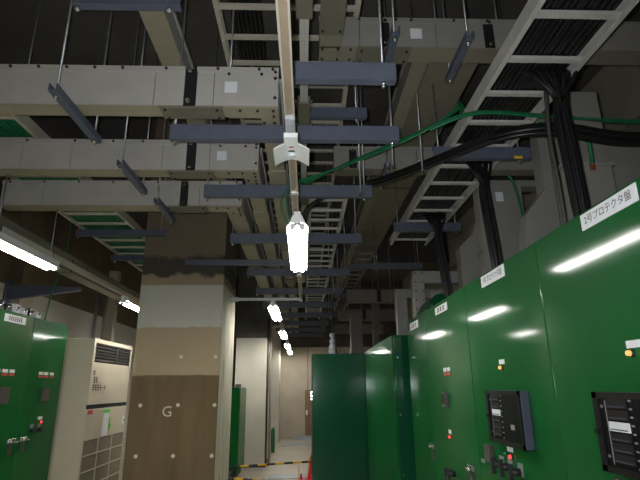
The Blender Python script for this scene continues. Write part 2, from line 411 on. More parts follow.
def relay_window(t, y0, y1, z0, z1, fx, lens):
    """black framed projecting relay case; y0 nearer the viewer"""
    f = B().box(fx-.045, fx, y0, y1, z0, z1).build('relay_case', 'greyblue', t, bevel=.003)
    B().box(fx-.050, fx-.045, y0+.012, y1-.004, z0+.004, z1-.004).build('window_glass', 'glass', f)
    for a in ((y0, y0+.016, z0, z1), (y1-.03, y1, z0, z1), (y0, y1, z0, z0+.022), (y0, y1, z1-.022, z1)):
        B().box(fx-.056, fx-.045, *a).build('window_frame', 'winframe', f)
    yw = y1-.06
    w = .115
    B().box(fx-.052, fx-.05, yw-.012, yw-.009, z0+.03, z1-.03).build('edge_strip', 'modlab', f)
    for k, (a, bb, m) in enumerate(((.80, .93, 'module'), (.66, .78, 'module'), (.52, .635, 'sticker'), (.40, .50, 'module'), (.27, .38, 'module'), (.14, .25, 'module'))):
        zz0 = z0+(z1-z0)*a; zz1 = z0+(z1-z0)*bb
        B().box(fx-.054, fx-.05, yw-.02-w, yw-.02, zz0, zz1).build('relay_module', m, f)
        B().box(fx-.0545, fx-.054, yw-.02-w*.9, yw-.025, zz0+.004, zz0+.008).build('module_mark', 'greyblue', f)
    for k in range(9):
        zz = z0+.03+(z1-z0-.06)*k/8
        B().box(fx-.0515, fx-.05, yw-.16, yw-.145, zz, zz+.006).build('scale_mark', 'modlab', f)
    if lens: B().box(fx-.053, fx-.05, y0+.10, y0+.145, z0+.085, z0+.11).build('indicator_flag', 'modlab', f)
    for zz in (z0+.055, z1-.05): B().tube([(fx-.05, y1-.05, zz), (fx-.054, y1-.05, zz)], .007, 8).build('screw', 'shiny', f)
    B().box(fx-.065, fx-.05, y1-.02, y1+.004, (z0+z1)/2-.008, (z0+z1)/2+.008).build('catch', 'winframe', f)

G = 'green switchgear cabinets on the right'
t = thing('switchgear_cabinet', 'green cabinet nearest on the right, behind the one lettered with the number 2', 'cabinet', (FX, .65, 0), G)
cabinet_body(t, .05, 1.2, FX, 2.05, CT)
# number 2
t = thing('switchgear_cabinet', 'big green cabinet nearest on the right, nameplate beginning with number 2', 'cabinet', (FX, 1.76, 0), G)
cabinet_body(t, 1.2, 2.317, FX, 2.05, CT)
nameplate(t, '2号プロテクタ盤', 1.715, 2.187, .352, .066, '-x', .040, FX)
tagplate(t, 1.708, 1.684, .077, .026, FX, -1)
pilot(t, 1.726, 1.654, .011, FX, -1, 'orangelamp')
relay_window(t, 1.40, 1.925, 1.249, 1.523, FX, False)
B().box(FX-.02, FX, 1.75, 1.93, 1.17, 1.225).build('terminal_cover', 'brownbox', t)
# number 1
t = thing('switchgear_cabinet', 'green cabinet with black relay case fully in view, nameplate numbered 1', 'cabinet', (FX, 2.88, 0), G)
cabinet_body(t, 2.317, 3.44, FX, 2.05, CT)
nameplate(t, '1号プロテクタ盤', 2.897, 2.184, .372, .07, '-x', .042, FX)
tagplate(t, 2.895, 1.680, .075, .026, FX, -1)
pilot(t, 2.903, 1.648, .011, FX, -1, 'orangelamp')
relay_window(t, 2.595, 3.066, 1.240, 1.522, FX, True)
B().box(FX-.03, FX, 3.17, 3.27, 1.105, 1.20).build('terminal_cover', 'brownbox', t, bevel=.004)
tagplate(t, 2.915, 1.208, .075, .024, FX, -1)
pilot(t, 2.90, 1.172, .012, FX, -1, 'redlamp'); pilot(t, 2.965, 1.182, .006, FX, -1, 'tinygreen', 'button')
for y, z in ((3.055, 1.123), (2.93, 1.125), (2.80, 1.118)):
    k = B().box(FX-.004, FX, y-.03, y+.03, z-.03, z+.035).build('switch_plate', 'modlab', t)
    B().tube([(FX, y+.01, z-.01), (FX-.05, y+.01, z-.01)], .02, 10).build('switch_knob', 'black', k)
    B().box(FX-.062, FX-.04, y+.002, y+.02, z-.06, z+.03).build('switch_grip', 'black', k)
B().box(FX-.006, FX, 3.34, 3.40, 1.08, 1.10).build('small_label', 'modlab', t)
# third
t = thing('switchgear_cabinet', 'green double-door cabinet third from the front on the right, with slim meter', 'cabinet', (FX, 4.02, 0), G)
cabinet_body(t, 3.44, 4.615, FX, 2.05, CT)
nameplate(t, '#3', 4.067, 2.165, .36, .062, '-x', .046, FX)
for y in (4.09, 3.985):
    tagplate(t, y, 1.674, .075, .03, FX, -1); tagplate(t, y, 1.64, .075, .022, FX, -1, 'redink', 'red_label')
B().box(FX-.03, FX, 4.05, 4.15, 1.39, 1.50).build('meter', 'brownbox', t, bevel=.004)
B().box(FX-.032, FX-.03, 4.075, 4.145, 1.41, 1.485).build('meter_face', 'module', t)
tagplate(t, 4.085, 1.205, .06, .03, FX, -1); pilot(t, 4.07, 1.168, .012, FX, -1, 'redlamp')
for y in (4.12, 4.04):
    B().tube([(FX, y, .91), (FX-.045, y, .91)], .022, 12).build('switch_knob', 'black', t)
    B().box(FX-.06, FX-.04, y-.008, y+.008, .875, .945).build('switch_grip', 'black', t)
handle(t, 3.62, 1.012, FX, -1)
# fourth
t = thing('switchgear_cabinet', 'green cabinet last in the right-hand row, beside the dark cabinet end', 'cabinet', (FX, 5.04, 0), G)
cabinet_body(t, 4.615, 5.46, FX, 2.05, CT)
nameplate(t, '#3', 5.11, 2.153, .37, .072, '-x', .05, FX)
handle(t, 4.68, 1.04, FX, -1)

# middle block: a second, lower row and the cabinet that closes the aisle
G = 'lower green cabinets beyond the right-hand row'
t = thing('switchgear_cabinet', 'lower green cabinet beyond the right-hand row, dark end panel to the viewer', 'cabinet', (1.0, 6.35, 0), G)
cabinet_body(t, 5.66, 7.0, 1.0, 1.95, 2.11, 'green')
B().box(1.03, 1.92, 5.645, 5.662, .1, 2.09).build('end_panel', 'dgreen', t, bevel=.003)  # darker green paints in the shade on this end, which faces no lamp
for z in (1.86, 1.25, .65): B().tube([(1.06, 5.645, z), (1.06, 5.638, z)], .01, 8).build('screw', 'shiny', t)
t = thing('switchgear_cabinet', 'lower green cabinet in the inner corner beside the dark aisle-closing cabinet', 'cabinet', (1.0, 7.6, 0), G)
cabinet_body(t, 7.0, 8.2, 1.0, 1.95, 2.10, 'green')
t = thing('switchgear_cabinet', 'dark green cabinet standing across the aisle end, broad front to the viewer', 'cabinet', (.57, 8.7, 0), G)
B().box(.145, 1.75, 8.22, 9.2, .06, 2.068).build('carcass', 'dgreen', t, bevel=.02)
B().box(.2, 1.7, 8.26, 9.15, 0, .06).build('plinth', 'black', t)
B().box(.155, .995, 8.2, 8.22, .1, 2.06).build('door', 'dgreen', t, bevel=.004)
for z in (1.45, 1.40, 1.35):
    B().box(.118, .146, 8.24, 8.3, z, z+.03).build('hinge', 'chrome', t)
# plastic sheeting bunched on top
t = thing('plastic_sheet', 'crumpled pale plastic sheeting on top of the aisle-end green cabinet', 'plastic sheet', (.505, 8.5, 2.068))
b = B(); pr = []
for i in range(9):
    z = 2.068+.36*i/8; pr.append((.075*(1-.55*i/8)*(1+.35*math.sin(i*2.7)), z-2.068))
b.lathe(pr, (.505, 8.5, 2.068), 9)
for v in b.bm.verts: v.co.x += random.uniform(-.014, .014); v.co.y += random.uniform(-.02, .02)
b.build('bunched_sheet', 'clear', t)
B().tube([(.505, 8.5, 2.4), (.52, 8.5, 2.7), (.5, 8.5, 3.0)], .008, 6).build('tie_cord', 'black', t)

# ------------------------------------------------------------------ left-hand cabinets
LX = -2.78; LT = 2.27
G = 'green switchgear cabinets on the left'
t = thing('switchgear_cabinet', 'green cabinet on the left cut by the frame edge, white nameplate at top', 'cabinet', (LX, 4.5, 0), G)
cabinet_body(t, 3.75, 5.217, -3.6, LX, LT, 'green', 1)
nameplate(t, '#7', 4.868, 2.20, .362, .07, '+x', .04, LX)
for y in (4.72, 4.84, 4.955): tagplate(t, y, 1.718, .085, .03, LX, 1); tagplate(t, y, 1.686, .085, .02, LX, 1, 'redink', 'red_label')
B().box(LX, LX+.03, 4.78, 4.93, 1.42, 1.57).build('meter', 'brownbox', t, bevel=.004)
handle(t, 5.12, 1.08, LX, 1)
t = thing('switchgear_cabinet', 'green cabinet on the left beside the beige air conditioner', 'cabinet', (LX, 5.6, 0), G)
cabinet_body(t, 5.217, 5.975, -3.6, LX, LT, 'green', 1)
for y in (5.50, 5.607, 5.735): tagplate(t, y, 1.712, .085, .03, LX, 1); tagplate(t, y, 1.68, .085, .02, LX, 1, 'redink', 'red_label')
B().box(LX, LX+.03, 5.56, 5.69, 1.43, 1.56).build('meter', 'brownbox', t, bevel=.004)
tagplate(t, 5.617, 1.26, .085, .03, LX, 1); pilot(t, 5.628, 1.219, .014, LX, 1, 'redlamp')
for y in (5.47, 5.62):
    k = tagplate(t, y, 1.185, .06, .05, LX, 1, 'modlab', 'switch_plate')
    B().tube([(LX, y, 1.15), (LX+.045, y, 1.15)], .024, 10).build('switch_knob', 'black', k)
handle(t, 5.34, 1.08, LX, 1)
t = thing('terminal_rack', 'black and white terminal blocks standing on top of the left cabinets', 'terminal blocks', (-2.9, 5.1, LT))
B().box(-3.0, -2.86, 4.2, 5.56, LT, LT+.015).build('base_rail', 'black', t)
for i in range(9):
    y = 4.3+i*.14
    m = 'sticker' if i in (2, 5, 6, 8) else 'black'
    B().box(-2.98, -2.88, y, y+.10, LT+.015, LT+.085+.02*(i % 2)).build('terminal_block', m, t)
    B().tube([(-2.9, y+.03, LT+.03), (-2.862, y+.05, LT+.075)], .012, 6).build('clamp_screw', 'shiny', t)
t = thing('drop_wire', 'thin dark green wire dropping to the left cabinet top', 'wire', (-2.95, 5.75, LT))
B().tube(smooth_path([(-2.95, 5.75, LT), (-2.94, 5.78, 2.6), (-2.9, 5.82, 2.85), (-2.86, 5.85, 3.3), (-2.86, 5.85, 4.99)]), .009, 6).build('wire', 'gcable', t)

# ------------------------------------------------------------------ air conditioner
AX = -2.5; AY0, AY1, AZ = 6.09, 7.44, 2.135
t = thing('air_conditioner', 'tall beige floor-standing air conditioner between left cabinets and column', 'air conditioner', (AX, 6.76, 0))
B().box(-3.35, AX-.02, AY0, AY1, .05, AZ).build('casing', 'ac', t, bevel=.008)
B().box(-3.3, AX-.05, AY0+.03, AY1-.03, 0, .05).build('base', 'black', t)
lv = B().box(AX-.02, AX-.015, AY0+.06, AY1-.03, 1.86, 2.09).build('louver_recess', 'joint', t)
for i in range(6):
    z = 1.88+i*.037
    B().prism([(AX-.016, z), (AX-.002, z+.010), (AX-.002, z+.016), (AX-.016, z+.008)], 'y', AY0+.06, AY1-.03).build('louver_blade', 'brownbox', lv)
B().box(AX-.016, AX+.0, 6.86, 6.88, 1.865, 2.085).build('louver_post', 'brownbox', lv)
for a in ((AY0, AY1, 2.09, AZ), (AY0, AY0+.06, 1.86, 2.09), (AY1-.03, AY1, 1.86, 2.09)): B().box(AX-.02, AX, *a).build('top_trim', 'ac', t)
up = B().box(AX-.02, AX, AY0+.004, AY1-.004, 1.37, 1.853).build('upper_panel', 'ac', t, bevel=.004)
b = B()                            # blurred print, three short lines
for y, z, hh, n in ((6.19, 1.735, .05, 1), (6.21, 1.655, .07, 2), (6.20, 1.565, .07, 6)):
    for i in range(n):
        yy = y+i*.072
        for dz in ((-.4, 0, .4) if i < 3 else (0,)): b.box(AX, AX+.002, yy-.026, yy+.026, z+dz*hh-.005, z+dz*hh+.005)
        if i != 4: b.box(AX, AX+.002, yy-.006, yy+.006, z-hh*.45, z+hh*.45)
b.build('print', 'ink', up, kind='stuff')
B().box(AX-.02, AX-.006, AY0+.03, AY1-.01, 1.322, 1.367).build('dark_slot', 'joint', t)
lp = B().box(AX-.02, AX, AY0+.004, AY1-.004, .985, 1.318).build('lower_panel', 'ac', t, bevel=.004)
B().box(AX, AX+.002, 6.13, 6.27, 1.265, 1.31).build('red_label', 'redink', lp)
B().box(AX, AX+.003, 6.62, 6.80, .985, 1.265).build('paper_tag', 'plate', lp)
B().box(AX, AX+.004, 6.61, 6.82, 1.258, 1.30).build('green_tape', 'gtape', lp)
B().box(AX, AX+.0025, 6.815, 6.90, 1.07, 1.11).build('green_tape', 'gtape', lp); B().box(AX, AX+.0025, 6.815, 6.86, 1.04, 1.19).build('green_tape', 'gtape', lp)
B().box(AX, AX+.012, 7.31, 7.36, 1.09, 1.19).build('control_switch', 'plate', lp); B().box(AX+.012, AX+.014, 7.325, 7.345, 1.12, 1.15).build('switch_button', 'ink', lp)
for r in range(5):
    for c in range(3):
        y0 = AY0+.02+c*.44; z1 = .975-r*.172
        B().box(AX-.02, AX-.004, y0+.012, y0+.425, z1-.158, z1).build('filter_panel', 'acgrille', t)
for c in range(4): B().box(AX-.02, AX, AY0+.003+c*.444-(.0 if c < 3 else .004), AY0+.028+c*.441-(.0 if c < 3 else .004), .1, .983).build('grille_bar', 'ac', t)
for r in range(6): B().box(AX-.02, AX, AY0+.003, AY1-.003, .975-r*.172, .989-r*.172).build('grille_bar', 'ac', t)

# ------------------------------------------------------------------ services on the left wall
t = thing('vertical_conduit', 'shiny steel pipe rising behind the air conditioner', 'pipe', (-3.3, 7.95, 0))
B().tube([(-3.3, 7.95, 0), (-3.3, 7.95, 3.0)], .028, 10).build('pipe', 'steel', t)
t = thing('vertical_conduit', 'second steel pipe rising behind the air conditioner, beside the shiny one', 'pipe', (-3.24, 8.02, 0))
B().tube([(-3.2, 8.05, 0), (-3.2, 8.05, 3.0)], .022, 10).build('pipe', 'steel', t)
t = thing('vertical_post', 'square beige post standing behind the air conditioner', 'post', (-3.42, 8.9, 0))
B().box(-3.52, -3.36, 8.85, 9.0, 0, 3.6).build('post', 'pipe', t)
B().box(-3.56, -3.32, 8.82, 9.03, 0, .02).build('foot_plate', 'pipe', t)
t = thing('wall_bracket', 'dark tapered bracket arm on the left wall over the cabinets', 'bracket', (-3.96, 6.7, 2.8))
B().prism([(-3.96, 2.70), (-3.96, 2.90), (-3.0, 2.86), (-3.0, 2.82)], 'y', 6.62, 6.70).build('arm', 'channel', t)
B().box(-3.965, -3.94, 6.56, 6.76, 2.62, 2.96).build('bracket_plate', 'channel', t)

# ------------------------------------------------------------------ overhead: bus ducts
def sideplate(b, x0, x1, y, z0, z1): b.box(x0, x1, y-.004, y, z0, z1)
def dots(b, pts, r=.009):
    for p, n in pts:
        p = Vector(p); n = Vector(n); b.tube([p, p+n*.009], r, 6)
def bend_duct(label, xl, xr, y0, y1, z0, z1, yend, joints, sticker, plates, seams, boltx):
    """runs along X from the left, turns at its right end and runs away down the aisle"""
    t = thing('bus_duct', label, 'duct', (xr, y0, z0), 'bus ducts crossing and turning down the aisle')
    joints = sorted(joints); seams = sorted(seams); cuts = [xl] + [j for q in joints for j in (q-.034, q+.034)] + [xr]
    for i in range(0, len(cuts), 2):
        a, c = cuts[i], cuts[i+1]
        ss = [a] + [s for s in seams if a < s < c] + [c]
        for u, v in zip(ss, ss[1:]): B().box(u+.0015, v-.0015, y0, y1, z0+.006, z1).build('housing_section', 'duct', t, bevel=.002)
        B().box(a, c, y0-.008, y0, z1-.03, z1+.004).build('top_flange', 'duct', t)
        B().box(a, c, y0-.008, y1+.004, z0, z0+.008).build('bottom_flange', 'cream', t)
    for q in joints:
        j = B().box(q-.036, q+.036, y0+.006, y1-.006, z0+.008, z1-.006).build('joint', 'joint', t)
        for z in (z0+.03, z1-.03): B().tube([(q-.005, y0+.006, z), (q-.005, y0-.03, z)], .013, 8).build('joint_bolt', 'shiny', j)
    for x in sticker: B().box(x-.036, x+.036, y0-.009, y0-.0055, (z0+z1)/2-.036, (z0+z1)/2+.036).build('sticker', 'sticker', t)
    for a, c in plates: B().box(a, c, y0-.014, y1+.01, z0-.012, z0).build('joint_cover', 'olive', t, bevel=.002)
    # corner and aisle run
    wd = y1-y0
    B().box(xr-.32, xr-.02, y0-.006, y0, z0+.03, z1-.03).build('corner_side_plate', 'duct', t)
    B().prism([(xr-.30, y0-.01), (xr, y0-.01), (xr, y1+.14), (xr-wd-.006, y1+.14), (xr-wd-.006, y1+.004), (xr-.30, y1+.004)], 'z', z0-.006, z0).build('corner_plate', 'cream', t)
    B().box(xr-wd, xr, y1, yend, z0+.006, z1).build('aisle_run', 'duct', t, bevel=.002)
    B().box(xr-wd-.008, xr+.006, y1+.1, yend, z0, z0+.008).build('aisle_bottom_flange', 'cream', t)
    B().box(xr-.006, xr+.012, y1, yend, z1-.03, z1+.002).build('aisle_top_flange', 'duct', t)
    y = y1+.75
    while y < yend-.4:
        B().box(xr-wd-.014, xr+.014, y, y+.34, z0-.010, z0).build('joint_cover', 'olive' if int(y*3) % 2 else 'cream', t)
        j = B().box(xr-wd-.004, xr+.006, y+.13, y+.2, z0+.01, z1-.01).build('joint', 'joint', t)
        B().tube([(xr, y+.165, z1-.05), (xr+.03, y+.165, z1-.05)], .012, 6).build('joint_bolt', 'shiny', j)
        y += 1.9
    b = B(); dn = (0, 0, -1); ft = (0, -1, 0)
    pts = [((x, y0-.008, z1-.012), ft) for x in boltx]
    pts += [((x, y0-.006, z1-.045), ft) for x in (xr-.29, xr-.10)]
    pts += [((xr-.02, y0-.008, z), ft) for z in (z0+.06, z0+.19, z1-.03)]
    pts += [((xr-dx, y0+dy, z0-.006), dn) for dx, dy in ((.03, .015), (.12, .015), (.22, .015), (.03, .075), (.03, .15), (.09, .15), (.03, .21))]
    for a, c in plates: pts += [((x, y, z0-.012), dn) for x in (a+.03, c-.03) for y in (y0+.005, y1-.008)]
    dots(b, pts); b.build('bolts', 'bolt', t, kind='stuff')
    return t
bend_duct('nearest and highest-looking long bus duct on the left, nearest to the viewer, two joints visible', -3.9, -.145, 2.5, 2.6, 3.087, 3.35, 15.5, [-.655, -3.1], [-.42], [(-.82, -.465)], [-.52, -.86, -1.9, -2.6],
          [-.18, -.26, -.50, -.80, -1.05, -1.21, -1.37, -1.53, -1.69, -2.2])
bend_duct('middle of the three long bus ducts on the left, white sticker near its right end', -3.9, -.335, 3.37, 3.48, 3.087, 3.335, 15.5, [-.838, -2.9], [-.61], [(-1.006, -.67)], [-.70, -1.05, -1.72, -2.08],
          [-.37, -.5, -.75, -1.2, -1.42, -1.70, -2.05, -2.4])
bend_duct('farthest and lowest-looking long bus duct on the left, passing above the column', -3.9, -.55, 4.13, 4.26, 3.092, 3.33, 15.5, [-1.065, -2.7], [], [(-1.22, -.86)], [-.93, -1.3, -2.3],
          [-.6, -.75, -1.3, -1.7, -2.0, -2.3, -2.6])

# upper right duct that starts in a corner and runs to the right
t = thing('bus_duct', 'upper bus duct at the top centre with square bolted corner, running right', 'duct', (.1, 2.65, 3.62))
for a, c in ((.10, .36), (.36, .498), (.555, .86), (.86, 1.175), (1.24, 2.6)): B().box(a+.0015, c-.0015, 2.65, 2.78, 3.628, 3.85).build('housing_section', 'riser', t, bevel=.002)
B().box(.495, .558, 2.656, 2.775, 3.632, 3.845).build('joint', 'joint', t)
B().box(1.172, 1.243, 2.656, 2.775, 3.632, 3.845).build('joint', 'joint', t)
for x, z in ((.525, 3.82), (.525, 3.66), (1.207, 3.82), (1.207, 3.66)): B().tube([(x, 2.656, z), (x, 2.625, z)], .012, 8).build('joint_bolt', 'shiny', t)
B().box(.10, 2.6, 2.642, 2.65, 3.82, 3.854).build('top_flange', 'riser', t)
B().box(.10, 2.6, 2.64, 2.785, 3.62, 3.628).build('bottom_flange', 'riserb', t)
B().box(.34, .69, 2.63, 2.79, 3.608, 3.62).build('joint_cover', 'olive', t)
B().box(.69, .765, 2.647, 2.65, 3.70, 3.775).build('sticker', 'sticker', t)
B().box(.107, .229, .6, 2.65, 3.628, 3.85).build('aisle_run', 'riser', t, bevel=.002)
B().box(.10, .236, .6, 2.65, 3.62, 3.628).build('aisle_bottom_flange', 'riserb', t)
B().box(.095, .24, 2.05, 2.52, 3.608, 3.62).build('joint_cover', 'olive', t)
b = B(); dots(b, [((x, y, 3.608), (0, 0, -1)) for x in (.115, .22) for y in (2.1, 2.48)] + [((x, y, 3.62), (0, 0, -1)) for x in (.12, .22, .3) for y in (2.66, 2.76)] + [((x, 2.642, 3.835), (0, -1, 0)) for x in (.15, .36, .6, .7, .98, 1.2)]
     + [((x, y, 3.608), (0, 0, -1)) for x in (.37, .66) for y in (2.66, 2.76)]); b.build('bolts', 'bolt', t, kind='stuff')

# lower right cross duct, behind
t = thing('bus_duct', 'grey bus duct crossing behind the green wires, right of the lamp', 'duct', (.28, 4.0, 3.4))
for a, c in ((.27, .41), (.475, .80), (.80, 1.02), (1.02, 2.6)): B().box(a+.0015, c-.0015, 4.0, 4.1, 3.406, 3.62).build('housing_section', 'riser', t, bevel=.002)
B().box(.405, .48, 4.006, 4.095, 3.41, 3.615).build('joint', 'joint', t)
for z in (3.44, 3.58): B().tube([(.44, 4.006, z), (.44, 3.98, z)], .013, 8).build('joint_bolt', 'shiny', t)
B().box(.27, 2.6, 3.99, 4.11, 3.398, 3.406).build('bottom_flange', 'riserb', t)
B().box(.27, 2.6, 3.992, 4.0, 3.59, 3.624).build('top_flange', 'riser', t)
B().box(.3, .62, 3.98, 4.12, 3.388, 3.398).build('joint_cover', 'olive', t)
def aisle_duct(label, x0, x1, z0, z1, y0, y1, step=1.6, m='duct', mb='cream', group=None):
    t = thing('bus_duct', label, 'duct', (x0, y0, z0), group)
    y = y0
    while y < y1-.01:
        e = min(y+step, y1)
        B().box(x0, x1, y+.002, e-.04, z0+.006, z1).build('housing_section', m, t, bevel=.002)
        B().box(x0-.006, x1+.006, y, e-.05, z0, z0+.007).build('bottom_flange', mb, t)
        if e < y1-.01: B().box(x0+.005, x1-.005, e-.045, e+.004, z0+.008, z1-.004).build('joint', 'joint', t)
        y = e
    for s, x in ((-1, x0), (1, x1)): B().box(x, x+s*.008, y0, y1, z1-.03, z1+.003).build('top_flange', m, t)
    return t
aisle_duct('wide bus duct receding at the upper left, above the long cross ducts', -.93, -.80, 3.6, 3.78, .8, 10.8, 2.4)
aisle_duct('bus duct receding down the aisle at the upper right, from under the corner duct', .737, .834, 3.64, 3.83, 2.82, 12, 1.9, 'riser', 'riserb')
aisle_duct('broad tan duct above the right-hand ladder rack', .93, 1.30, 3.86, 4.1, 2.96, 10, 2.6, 'riser', 'riserb')
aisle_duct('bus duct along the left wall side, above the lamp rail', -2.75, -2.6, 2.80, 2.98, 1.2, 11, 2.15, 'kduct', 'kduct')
# narrow rail duct near the lamp rail, high
t = thing('narrow_raceway', 'narrow pale raceway beside the tan lighting rail, with joint covers', 'raceway', (.0, 2.5, 3.4))
B().box(-.022, .0025, .6, 9, 3.4, 3.44).build('raceway_half', 'duct', t); B().box(.0035, .028, .6, 9, 3.4, 3.44).build('raceway_half', 'duct', t)
for y in (1.75, 2.93, 4.5): B().box(-.04, .045, y, y+.38, 3.388, 3.45).build('joint_cover', 'olive', t)
for y in (2.95, 3.25):
    for x in (-.06, .065): B().tube([(x*.7, y, 3.42), (x, y, 3.42)], .011, 6).build('joint_bolt', 'shiny', t)

# ------------------------------------------------------------------ supports
def c_channel(b, x0, x1, y, z0, z1, dp=.05):
    """web towards the viewer, lips pointing away"""
    th = .007
    b.prism([(y, z0), (y+dp, z0), (y+dp, z0+th), (y+th, z0+th), (y+th, z1-th), (y+dp, z1-th), (y+dp, z1), (y, z1)], 'x', x0, x1)
def rod(t, x, y, zb, zt=CEIL, r=.0065):
    B().tube([(x, y, zb-.03), (x, y, zt)], r, 6).build('threaded_rod', 'galv', t)
    B().tube([(x, y, zb-.016), (x, y, zb-.002)], .015, 6).build('nut', 'shiny', t)
def cross_support(label, x0, x1, y, z0, z1, rods=None, group='blue-grey cross channels under the aisle ducts', ztop=CEIL):
    t = thing('cross_channel', label, 'support channel', ((x0+x1)/2, y, z0), group)
    b = B(); c_channel(b, x0, x1, y, z0, z1); b.build('channel', 'channel', t)
    for x in (rods or (x0+.022, x1-.06)):
        x, zt = x if isinstance(x, tuple) else (x, ztop)
        B().tube([(x, y+.026, z0-.03), (x, y+.026, zt)], .0065, 6).build('threaded_rod', 'galv', t)
        B().tube([(x, y+.026, z0-.018), (x, y+.026, z0)], .015, 6).build('nut', 'shiny', t)
        B().box(x-.02, x+.02, y+.008, y+.046, z1, z1+.006).build('washer_plate', 'galv', t)
    return t
cross_support('nearest cross channel, short, right of the tan rail and under the top-centre duct', -.07, .451, 2.05, 2.975, 3.07, rods=(.39,))
cross_support('long cross channel passing behind the arched white cover', -.80, .58, 2.66, 2.975, 3.07, rods=(-.775, (.54, 3.55)))
cross_support('cross channel just above the brightest lamp, behind its rail', -.775, .54, 3.58, 2.975, 3.07)
cross_support('cross channel level with the top of the brightest lamp', -.75, .605, 4.86, 2.975, 3.07)
cross_support('cross channel bolted to the near column just below the dark stain', -1.41, -.04, 5.745, 2.955, 3.02, rods=(-.29,))
cross_support('cross channel level with the bottom of the brightest lamp', -.75, .62, 6.42, 2.975, 3.07)
cross_support('cross channel just above the horizontal conduit end', -.755, .616, 7.78, 2.975, 3.07)
for i, y in enumerate((9.15, 10.5, 11.9, 13.3, 14.7)):
    cross_support('%s of the dim far cross channels, counted away from the conduit end' % ('first', 'second', 'third', 'fourth', 'fifth')[i], -.75, .61, y, 2.975, 3.07)
cross_support('dark cross channel higher up, right of the tan rail behind the nearest one', -.1, .48, 3.28, 3.5, 3.58, rods=(.4,))
cross_support('cross channel under the left ladder rack, its end over the column', -2.72, -1.66, 5.70, 3.305, 3.378, group='cross channels at the left')
cross_support('second cross channel under the left ladder rack, by the column edge', -2.75, -1.95, 6.9, 3.305, 3.378, rods=(-2.7,), group='cross channels at the left')
cross_support('cross channel at the top left edge, under the wide receding duct', -1.23, -.66, 2.18, 3.51, 3.595, group='cross channels at the left')
near_ch = cross_support('near channel under the right-hand ladder rack, yellow tag at its end', .985, 1.735, 3.35, 3.2, 3.293, rods=((1.03, 3.855), 1.65), group='channels under the right ladder rack')
cross_support('far channel under the right-hand ladder rack, behind the cable drop', 1.0, 1.755, 5.15, 3.2, 3.293, rods=((1.05, 3.855), 1.7), group='channels under the right ladder rack')
cross_support('third channel under the right-hand ladder rack, farthest and dim', 1.0, 1.755, 7.0, 3.2, 3.293, rods=((1.05, 3.855), 1.7), group='channels under the right ladder rack')
cross_support('channel high at top right above the corner duct', .9, 1.46, 2.895, 3.9, 4.0, rods=(.95, 1.4), group='channels under the right ladder rack')
B().box(1.60, 1.66, 3.343, 3.35, 3.195, 3.218).build('yellow_tag', 'yellow', near_ch)

def trapeze(label, x, y0, y1, z, w=.045, ztop=CEIL):
    t = thing('duct_hanger', label, 'hanger', (x, (y0+y1)/2, z), 'short channels hanging under the ducts')
    b = B(); th = .006; hh = .045
    b.prism([(x-w/2, z-hh), (x+w/2, z-hh), (x+w/2, z), (x+w/2-th, z), (x+w/2-th, z-hh+th), (x-w/2+th, z-hh+th), (x-w/2+th, z), (x-w/2, z)], 'y', y0, y1); b.build('channel', 'channel', t)
    for y in (y0+.045, y1-.045): rod(t, x, y, z-hh, ztop)
    return t
trapeze('hanger channel under the nearest left duct, at the far left', -1.30, 2.26, 2.84, 3.075)
trapeze('hanger channel under the middle left duct, left of centre', -1.27, 3.15, 3.70, 3.075)
trapeze('hanger channel under the farthest left duct, over the column', -1.22, 3.86, 4.38, 3.072)
trapeze('hanger channel under the nearest left duct, outside the frame', -2.9, 2.26, 2.84, 3.075)
trapeze('hanger channel under the corner duct at top, right of its black joint', .545, 2.42, 2.92, 3.60)
trapeze('hanger channel under the corner duct at top, further right near the ladder rack', 1.0, 2.45, 2.92, 3.60)
trapeze('dim hanger channel under the grey duct behind the green wires', .72, 3.80, 4.28, 3.38, ztop=3.54)
# loose rods
def loose_rod(x, y, z, label):
    t = thing('hanging_rod', label, 'rod', (x, y, z), 'thin rods hanging from the ceiling')
    B().tube([(x, y, z), (x, y, CEIL)], .006, 6).build('rod', 'galv', t); B().tube([(x, y, z), (x, y, z+.012)], .014, 6).build('nut', 'shiny', t)
loose_rod(-1.98, 3.1, 3.42, 'thin rod hanging at the far upper left, behind the nearest duct')
loose_rod(-1.12, 2.95, 3.36, 'thin rod hanging at upper left, right of the hanger rod')
loose_rod(-1.02, 3.5, 3.336, 'thin faint rod at upper left beside the receding duct')
loose_rod(-.46, 2.68, 3.36, 'thin rod near the black joint of the nearest duct')
loose_rod(.62, 3.1, 3.0, 'thin rod right of the nearest cross channel')
loose_rod(.85, 3.2, 3.0, 'thin rod in front of the tan panel at the upper right')
loose_rod(.42, 3.36, 2.9, 'thin rod dropping past the nearest cross channel end')
loose_rod(.3, 5.6, 3.0, 'thin dim rod hanging right of the brightest lamp')
loose_rod(.45, 7.2, 2.9, 'thin dim rod far right of the brightest lamp')

# ------------------------------------------------------------------ ladder racks
def ladder(label, x0, x1, z, y0, y1, rungs, m='ladder', h=.09):
    t = thing('cable_ladder', label, 'cable rack', ((x0+x1)/2, y0, z), 'cable ladder racks')
    for x, s in ((x0, 1), (x1, -1)):
        b = B(); b.prism([(x, z), (x+s*.03, z), (x+s*.03, z+.012), (x+s*.008, z+.012), (x+s*.008, z+h-.012), (x+s*.03, z+h-.012), (x+s*.03, z+h), (x, z+h)], 'y', y0, y1); b.build('side_rail', m, t)
        y = y0+.6
        while y < y1: B().box(x-s*.006, x, y, y+.26, z+.015, z+h-.015).build('splice_plate', m, t); y += 2.2
    for y in rungs: B().box(x0+.008, x1-.008, y-.018, y+.018, z+.006, z+.028).build('rung', m, t)
    return t
rr = [1.0, 1.34, 1.68, 1.985, 2.335, 2.675, 3.03, 3.385, 3.745, 4.105, 4.475, 4.825] + [5.18, 5.53, 5.89]
